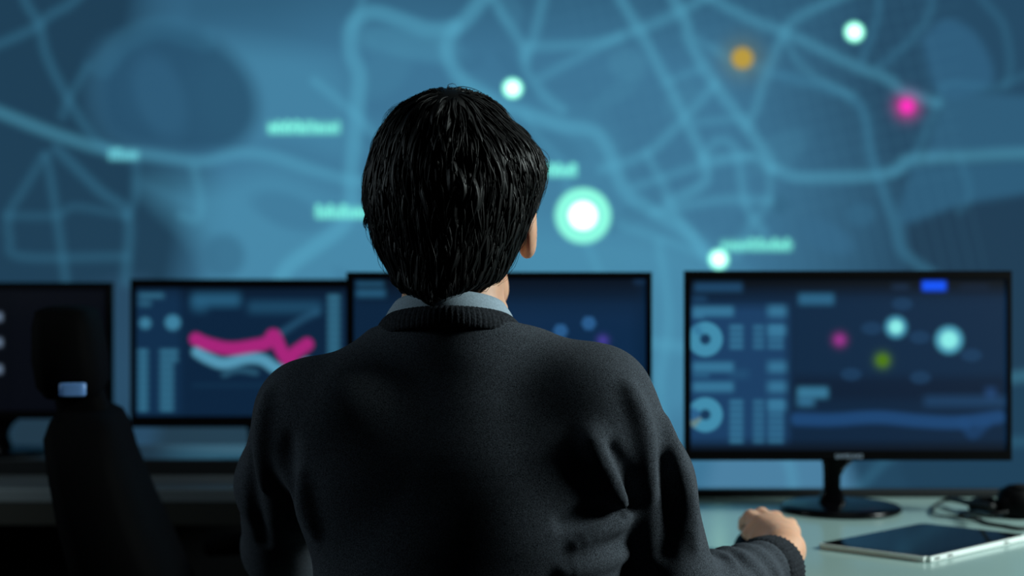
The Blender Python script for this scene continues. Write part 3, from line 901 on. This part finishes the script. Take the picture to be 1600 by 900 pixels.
def hit(x, y):
    """where the sight line of a photograph pixel meets the plain sweater"""
    d = np.array(((x - 800) / FPX, 1.0, -(y - 450) / FPX)); d /= np.linalg.norm(d)
    t = 1.05; o = np.array((0, 0, CZ))
    for _ in range(60):
        s = float(sdf_sweater_base((o + d * t)[None].astype(np.float32))[0])
        if s < .0005 or t > 1.9: break
        t += s * .8
    return o + d * t
FOLDS = [   # sign, radius, blend, points
 (+1, .004, .026, [(925, 690), (945, 730), (968, 775), (972, 795)]),
 (-1, .005, .014, [(955, 700), (980, 745), (985, 790)]),
 (+1, .007, .018, [(985, 610), (1003, 660), (1012, 720), (1018, 770)]),
 (-1, .005, .02, [(1040, 720), (1046, 770), (1046, 810), (1040, 860)]),
 (+1, .006, .016, [(1040, 660), (1060, 720), (1078, 790), (1085, 850)]),
 (+1, .006, .014, [(900, 850), (940, 830), (972, 818)]),
 (-1, .005, .014, [(880, 815), (930, 800), (970, 802)]),
 (+1, .006, .014, [(880, 895), (930, 880), (975, 868)]),
 (+1, .006, .016, [(470, 745), (476, 790), (490, 828)]),
 (-1, .006, .018, [(452, 690), (448, 740), (456, 800)]),
 (+1, .006, .018, [(415, 620), (408, 680), (412, 760)]),
 (-1, .005, .016, [(392, 720), (396, 780), (410, 850)]),
 (-1, .005, .014, [(1120, 835), (1150, 862), (1168, 892)]),
 (+1, .005, .012, [(1105, 842), (1135, 872), (1150, 898)]),
]
def on_cloth(pts):
    a = np.array(pts); ok = np.abs(sdf_sweater_base(a.astype(np.float32))) < .004
    keep = [a[0]] if ok[0] else []
    for p, q, k in zip(a[:-1], a[1:], ok[1:]):      # stop where a fold would jump off the cloth
        if not k or np.linalg.norm(q - p) > .05:
            if len(keep) > 2: break
            keep = []; continue
        keep.append(q)
    return keep
FOLD3 = [(s, r if s > 0 else r * .6, k * 1.2, on_cloth([hit(*q) for q in spline(pts, 3)])) for s, r, k, pts in FOLDS]
NECK_C = (-.067, 1.362)
def sdf_sweater(P):
    d = sdf_sweater_base(P)
    for s, r, k, pts in FOLD3:
        if len(pts) < 3: continue
        f = np.full(len(P), 9.0, np.float32)
        n = len(pts) - 1
        for i, (a, b) in enumerate(zip(pts[:-1], pts[1:])):
            ra = r * (.05 + .95 * math.sin(math.pi * i / n) ** .7); rb = r * (.05 + .95 * max(0.0, math.sin(math.pi * (i + 1) / n)) ** .7)
            f = np.minimum(f, d_cone(P, a, b, ra, rb))
        d = smin(d, f, k) if s > 0 else smax(d, -f, k)
    # cloth wobble
    x, y, z = P[:, 0], P[:, 1], P[:, 2]
    d = d + .0012 * np.sin(38 * x + 21 * z + 3 * np.sin(17 * z)) * np.sin(29 * z + 13 * y) 
    # sleeve crumples near the cuff
    for el, wr in ((ELR, WRR), (ELL, WRL)):
        a = v3(el); ab = v3(wr) - a; L = np.linalg.norm(ab)
        t = ((P - a) @ ab) / (L * L)
        near = d_cone(P, el, wr, .065, .065) < 0
        d = d + np.where(near, .0020 * np.sin(t * 34 + 45 * x + 30 * z + 1.5 * np.sin(40 * z)) * np.clip((t - .1) / .2, 0, 1) * np.clip((.86 - t) / .06, 0, 1), 0)
        # end of the sleeve: opened a little beyond the wrist
        d = np.where(near, np.maximum(d, np.where(t > .3, (t - 1.0) * L, -9)), d)
    # neck hole, higher at the back
    top = 1.076 - .25 * (y - 1.30)
    d = smax(d, (z - top), .004)
    hole = np.hypot(x - NECK_C[0], y - NECK_C[1]) - .0645
    d = np.maximum(d, np.where(z > .99, -hole, -9))
    d = np.maximum(d, .50 - z)
    return d
sw = link_mesh('sweater', sdf_mesh('sweater_knit', sdf_sweater, (-.37, 1.17, .49), (.39, 1.78, 1.10), .0036), M['sweater'], person)

def ring_band(name, r0, z0, r1, z1, slope, m, parent, ribs=0, amp=0.0, th=.004, seg=240, sy=1.0, rows=6, bulge=.003):
    """a band round the neck; slope lowers it towards the front"""
    V = []; F = []
    prof = []
    for i in range(rows + 1):
        t = i / rows; prof.append((r0 + (r1 - r0) * t + bulge * math.sin(math.pi * t), z0 + (z1 - z0) * t))
    inner = [(r - th, z) for r, z in prof[::-1]]
    full = prof + inner; n = len(full)
    for k in range(seg):
        a = 2 * math.pi * k / seg
        rib = amp * (0.5 + 0.5 * math.cos(a * ribs)) if ribs else 0
        for j, (r, z) in enumerate(full):
            rr = r + (rib if 0 < j < rows else 0)
            y = NECK_C[1] + rr * sy * math.sin(a)
            V.append((NECK_C[0] + rr * math.cos(a), y, z - slope * (y - 1.30)))
    for k in range(seg):
        for j in range(n):
            F.append((k * n + j, ((k + 1) % seg) * n + j, ((k + 1) % seg) * n + (j + 1) % n, k * n + (j + 1) % n))
    return link_mesh(name, mesh_np(name, V, F), m, parent)
ring_band('collar_band', .0785, 1.062, .0700, 1.086, .26, M['rib'], sw, 84, .0016, .006)
# cuff of the right sleeve
def cuff(el, wr, r, parent):
    a = np.array(el); b = np.array(wr); d = (b - a) / np.linalg.norm(b - a)
    u = np.cross(d, (0, 0, 1)); u /= np.linalg.norm(u); v = np.cross(u, d)
    V = []; F = []; seg = 120
    prof = [(-.034, r + .001), (-.03, r + .0035), (-.018, r + .003), (-.006, r + .002), (.004, r + .001), (.006, r - .002), (.004, r - .005), (-.02, r - .006)]
    n = len(prof)
    for k in range(seg):
        an = 2 * math.pi * k / seg; rib = .0009 * math.cos(an * 40)
        for t, q in prof:
            V.append(b + d * t + (u * math.cos(an) + v * math.sin(an)) * (q + rib))
    for k in range(seg):
        for j in range(n - 1):
            F.append((k * n + j, k * n + j + 1, ((k + 1) % seg) * n + j + 1, ((k + 1) % seg) * n + j))
    return link_mesh('cuff', mesh_np('cuff', V, F), M['rib'], parent)
cuff(ELR, WRR, .0365, sw); cuff(ELL, WRL, .033, sw)
# shirt collar: folded band standing out of the sweater
sc = ring_band('shirt_collar', .0735, 1.074, .0600, 1.1035, .30, M['shirt'], person, th=.003, bulge=.0025)
sc['label'] = 'pale grey-blue shirt collar'

# --- eyes and brows, on the side turned to the screens
def head_pt(x, y, z):
    c, s_ = math.cos(HY), math.sin(HY)
    return (HC[0] + x * c - y * s_, HC[1] + x * s_ + y * c, HC[2] + z)
M['eye_white'] = mat('eye_white', (210, 208, 202), 0.2, 0.5)
M['iris'] = mat('dark_iris', (30, 20, 14), 0.2, 0.5)
for s in (-1, 1):
    for nm, y, rx, rz, mm in (('eye', .0885, .0105, .0052, 'eye_white'), ('iris', .0985, .0044, .0044, 'iris')):
        bm = bmesh.new(); bmesh.ops.create_uvsphere(bm, u_segments=20, v_segments=12, radius=1.0)
        for v in bm.verts: v.co = Vector(head_pt(s * .031 + v.co.x * rx, y + v.co.y * (.0095 if nm == 'eye' else .0012), .004 + v.co.z * rz))
        e = bm_obj(nm, bm, M[mm], person if nm == 'eye' else e, smooth=True)
    bm = bmesh.new()
    add_tube(bm, spline([head_pt(s * .014, .0955, .024), head_pt(s * .032, .0935, .029), head_pt(s * .048, .080, .024)], 6), list(np.interp(np.linspace(0, 1, 13), [0, .3, 1], [.0026, .0034, .0008])), 8)
    bm_obj('eyebrow', bm, M['hair'], person, smooth=True)

# --- trousers and shoes (under the desk)
def sdf_trousers(P):
    d = d_ell(P, (-.045, 1.335, .50), (.172, .13, .095))
    for s in (-1, 1):
        hip = (-.045 + s * .09, 1.36, .49); kn = (-.045 + s * .15, 1.79, .535); an = (-.045 + s * .15, 1.80, .10)
        d = smin(d, d_cone(P, hip, kn, .085, .062), .03)
        d = smin(d, d_cone(P, kn, an, .060, .050), .02)
    return smax(d, .07 - P[:, 2], .004)
link_mesh('trousers', sdf_mesh('trousers', sdf_trousers, (-.30, 1.17, .05), (.21, 1.88, .62), .008), M['trousers'], person)
for s in (-1, 1):
    cx = -.045 + s * .15
    def sdf_shoe(P):
        d = smin(d_ell(P, (cx, 1.80, .06), (.042, .065, .06)), d_ell(P, (cx, 1.91, .035), (.046, .10, .042)), .04)
        return smax(d, .002 - P[:, 2], .004)
    link_mesh('shoe', sdf_mesh('shoe', sdf_shoe, (cx - .06, 1.72, -.01), (cx + .06, 2.03, .13), .006), M['shoe'], person)

# --- hair
HD = 1.385
H_ROWS = [ # photograph row, left edge, right edge, centre depth, half depth
 (470, 674, 698, 1.312, .016), (464, 660, 716, 1.322, .028), (458, 646, 732, 1.330, .038), (447, 628, 764, 1.350, .058), (427, 616, 786, 1.368, .076), (400, 599, 802, 1.383, .095),
 (378, 588, 816, 1.392, .106), (347, 579, 828, 1.397, .116), (320, 573, 837, 1.400, .122), (284, 573, 848, 1.402, .125), (258, 578, 849, 1.402, .124),
 (238, 583, 842, 1.402, .121), (213, 593, 820, 1.401, .113), (193, 605, 800, 1.400, .104), (180, 614, 791, 1.400, .096), (169, 625, 782, 1.400, .086),
 (156, 645, 764, 1.400, .066), (147, 661, 742, 1.400, .047), (139, 684, 712, 1.400, .020)]
hz = np.array([CZ - (r[0] - 450) / FPX * HD for r in H_ROWS])
hl = np.array([(r[1] - 800) / FPX * HD for r in H_ROWS]); hr_ = np.array([(r[2] - 800) / FPX * HD for r in H_ROWS])
HT = smooth_table(hz, (hl + hr_) / 2, [r[3] for r in H_ROWS], (hr_ - hl) / 2, [r[4] for r in H_ROWS], n=90)
def sdf_hair(P):
    Z, cx, cy, A, B = HT
    d = d_stack(P, Z, cx, cy, np.maximum(A, .003), np.maximum(B, .003), 2.1)
    q = to_head(P)
    # free the face: below the fringe and ahead of the ears
    face = np.maximum(-(q[:, 1] - .062) , (q[:, 2] - .040))
    d = smax(d, -face, .012)
    side = np.maximum(-(q[:, 1] + .012 - .35 * (q[:, 2] + .02)), (q[:, 2] + .012))
    d = smax(d, -side, .010)
    # ears stand free of the hair
    d = smax(d, -d_ell(q, (.086, .002, -.028), (.012, .022, .030)), .006)
    return d
hf, hlo, hh = sample_field(sdf_hair, (-.20, 1.24, 1.08), (.07, 1.56, 1.34), .003)
HV, HQ = surface_nets(hf, hlo, hh)
hg = np.stack(np.gradient(hf, hh), -1)
def tri(F, P):
    g = (P - hlo) / hh
    i = np.clip(np.floor(g).astype(int), 0, np.array(hf.shape) - 2); t = g - i
    out = 0
    for a in (0, 1):
        for b in (0, 1):
            for c in (0, 1):
                wt = (t[:, 0] if a else 1 - t[:, 0]) * (t[:, 1] if b else 1 - t[:, 1]) * (t[:, 2] if c else 1 - t[:, 2])
                val = F[i[:, 0] + a, i[:, 1] + b, i[:, 2] + c]
                out = out + (val * wt if val.ndim == 1 else val * wt[:, None])
    return out
def nrm(a): return a / np.maximum(np.linalg.norm(a, axis=1, keepdims=True), 1e-9)
CROWN = np.array((-.064, 1.335, 1.300))
def strands(n, seg, length, lift0, lift1, wid, seed, flat=.8):
    g = np.random.default_rng(seed)
    P = HV[g.integers(0, len(HV), n)] + g.normal(0, .001, (n, 3))
    L = length * g.uniform(.6, 1.25, n); lift = g.uniform(lift0, lift1, n)
    ph = 60 * P[:, 0] + 22 * np.sin(19 * P[:, 2]) + 30 * P[:, 1] + g.normal(0, .5, n); amp = g.uniform(.1, .42, n)
    pts = []; nor = []
    for k in range(seg):
        N = nrm(tri(hg, P)); dd = tri(hf, P)
        tgt = -.002 + lift * math.sin(math.pi * min(1, (k / (seg - 1)) * .75))
        P = P - N * np.clip(dd - tgt, -.004, .004)[:, None]
        pts.append(P.copy()); nor.append(N)
        rad = P - CROWN; rad[:, 2] *= .3
        flow = nrm(rad) * np.clip((P[:, 2:3] - 1.20) / .08, .1, 1) + np.array((0, 0, -1.0))
        sw_ = np.cross(N, np.array((0, 1.0, 0)))
        flow = flow + np.array((1, .35, 0)) * (.5 * np.clip((P[:, 0:1] + .05) / .06, 0, 1) * np.clip((P[:, 2:3] - 1.18) / .08, 0, 1))
        low = np.clip((1.17 - P[:, 2:3]) / .06, 0, 1)
        flow = flow + low * np.stack([(-.075 - P[:, 0]) * 6, (1.30 - P[:, 1]) * 2, np.zeros(n)], 1)
        flow = flow + nrm(np.cross(N, flow)) * (amp * np.sin(ph + k * .55))[:, None]
        flow = nrm(flow - N * np.sum(flow * N, axis=1, keepdims=True))
        P = P + flow * (L / (seg - 1))[:, None]
        P[:, 2] = np.maximum(P[:, 2], 1.0915 + .004 * np.sin(400 * P[:, 0]))
    pts = np.array(pts); nor = np.array(nor)
    tan = np.gradient(pts, axis=0); tan /= np.maximum(np.linalg.norm(tan, axis=2, keepdims=True), 1e-9)
    side = np.cross(tan, nor); side /= np.maximum(np.linalg.norm(side, axis=2, keepdims=True), 1e-9)
    taper = (np.sin(np.pi * np.clip(np.linspace(.12, 1.0, seg), 0, 1)) ** .6)[:, None, None]
    wv = wid * g.uniform(.5, 1.4, n)[None, :, None] * taper + .00012
    A = pts - side * wv; B = pts + side * wv; C = pts + nor * wv * flat
    V = np.stack([A, C, B], 2).transpose(1, 0, 2, 3).reshape(-1, 3)       # strand, section, corner
    s = np.arange(n)[:, None, None] * (seg * 3); k = np.arange(seg - 1)[None, :, None] * 3; c = np.arange(3)[None, None, :]
    a = s + k + c; b = s + k + (c + 1) % 3
    F = np.stack([a, b, b + 3, a + 3], -1).reshape(-1, 4)
    return V, F
parts = [(HV, HQ)]
parts.append(strands(1700, 10, .075, .0005, .0060, .0042, 1, .35))
parts.append(strands(2600, 9, .055, .001, .0060, .0013, 2))
parts.append(strands(1500, 9, .045, .003, .0080, .0005, 4))
parts.append(strands(160, 10, .050, .006, .0120, .00035, 3))
def tuft(pts, D, n, seed, spread=3.0, rad=.0006):
    g = np.random.default_rng(seed); V = []; F = []
    for _ in range(n):
        j = g.normal(0, spread, 2); dj = g.normal(0, .004); cut = g.uniform(.75, 1.0)
        base = spline([px(x + j[0] * (1 - i / (len(pts) - 1) * .5), y + j[1], D + dj) for i, (x, y) in enumerate(pts)], 5)
        base = base[:max(4, int(len(base) * cut))]
        m = len(base); t = np.gradient(base, axis=0); t /= np.linalg.norm(t, axis=1, keepdims=True)
        u = np.cross(t, (0, 1.0, .2)); u /= np.linalg.norm(u, axis=1, keepdims=True); v = np.cross(t, u)
        rr = (rad * g.uniform(.6, 1.6) * (1 - .85 * np.linspace(0, 1, m) ** 2))[:, None]
        o = sum(len(q) for q in V)
        V.append(np.stack([base + rr * (u * math.cos(a) + v * math.sin(a)) for a in (0, 2.094, 4.189)], 1).reshape(-1, 3))
        k = np.arange(m - 1)[:, None] * 3; c = np.arange(3)[None]
        F.append(np.stack([o + k + c, o + k + (c + 1) % 3, o + k + 3 + (c + 1) % 3, o + k + 3 + c], -1).reshape(-1, 4))
    return np.concatenate(V), np.concatenate(F)
for i, (pts, D, n) in enumerate((
    ([(690, 152), (725, 147), (760, 158), (784, 180), (798, 197)], 1.40, 34), ([(720, 150), (690, 143), (665, 147), (648, 160)], 1.40, 26),
    ([(690, 146), (715, 140), (745, 148), (775, 170)], 1.39, 20), ([(592, 250), (577, 288), (568, 322)], 1.39, 30),
    ([(590, 300), (576, 330), (571, 348), (577, 362)], 1.38, 26), ([(590, 340), (584, 372), (590, 402)], 1.375, 22),
    ([(826, 226), (847, 250), (852, 286)], 1.40, 30), ([(846, 268), (843, 298), (836, 318)], 1.39, 26),
    ([(640, 168), (612, 190), (596, 222)], 1.39, 16), ([(797, 190), (822, 208), (842, 236)], 1.40, 18),
    ([(692, 436), (686, 456), (681, 473)], 1.300, 30), ([(724, 434), (716, 448), (706, 459)], 1.308, 20), ([(648, 436), (646, 450), (652, 461)], 1.315, 22),
    ([(768, 420), (757, 436), (742, 447)], 1.33, 20), ([(806, 372), (798, 402), (784, 424)], 1.365, 24), ([(612, 410), (622, 434), (634, 450)], 1.34, 20))):
    parts.append(tuft(pts, D, n, 50 + i))
off = 0; vv = []; ff = []
for V, F in parts:
    vv.append(V); ff.append(F + off); off += len(V)
link_mesh('hair', mesh_np('hair', np.concatenate(vv), np.concatenate(ff)), M['hair'], person)
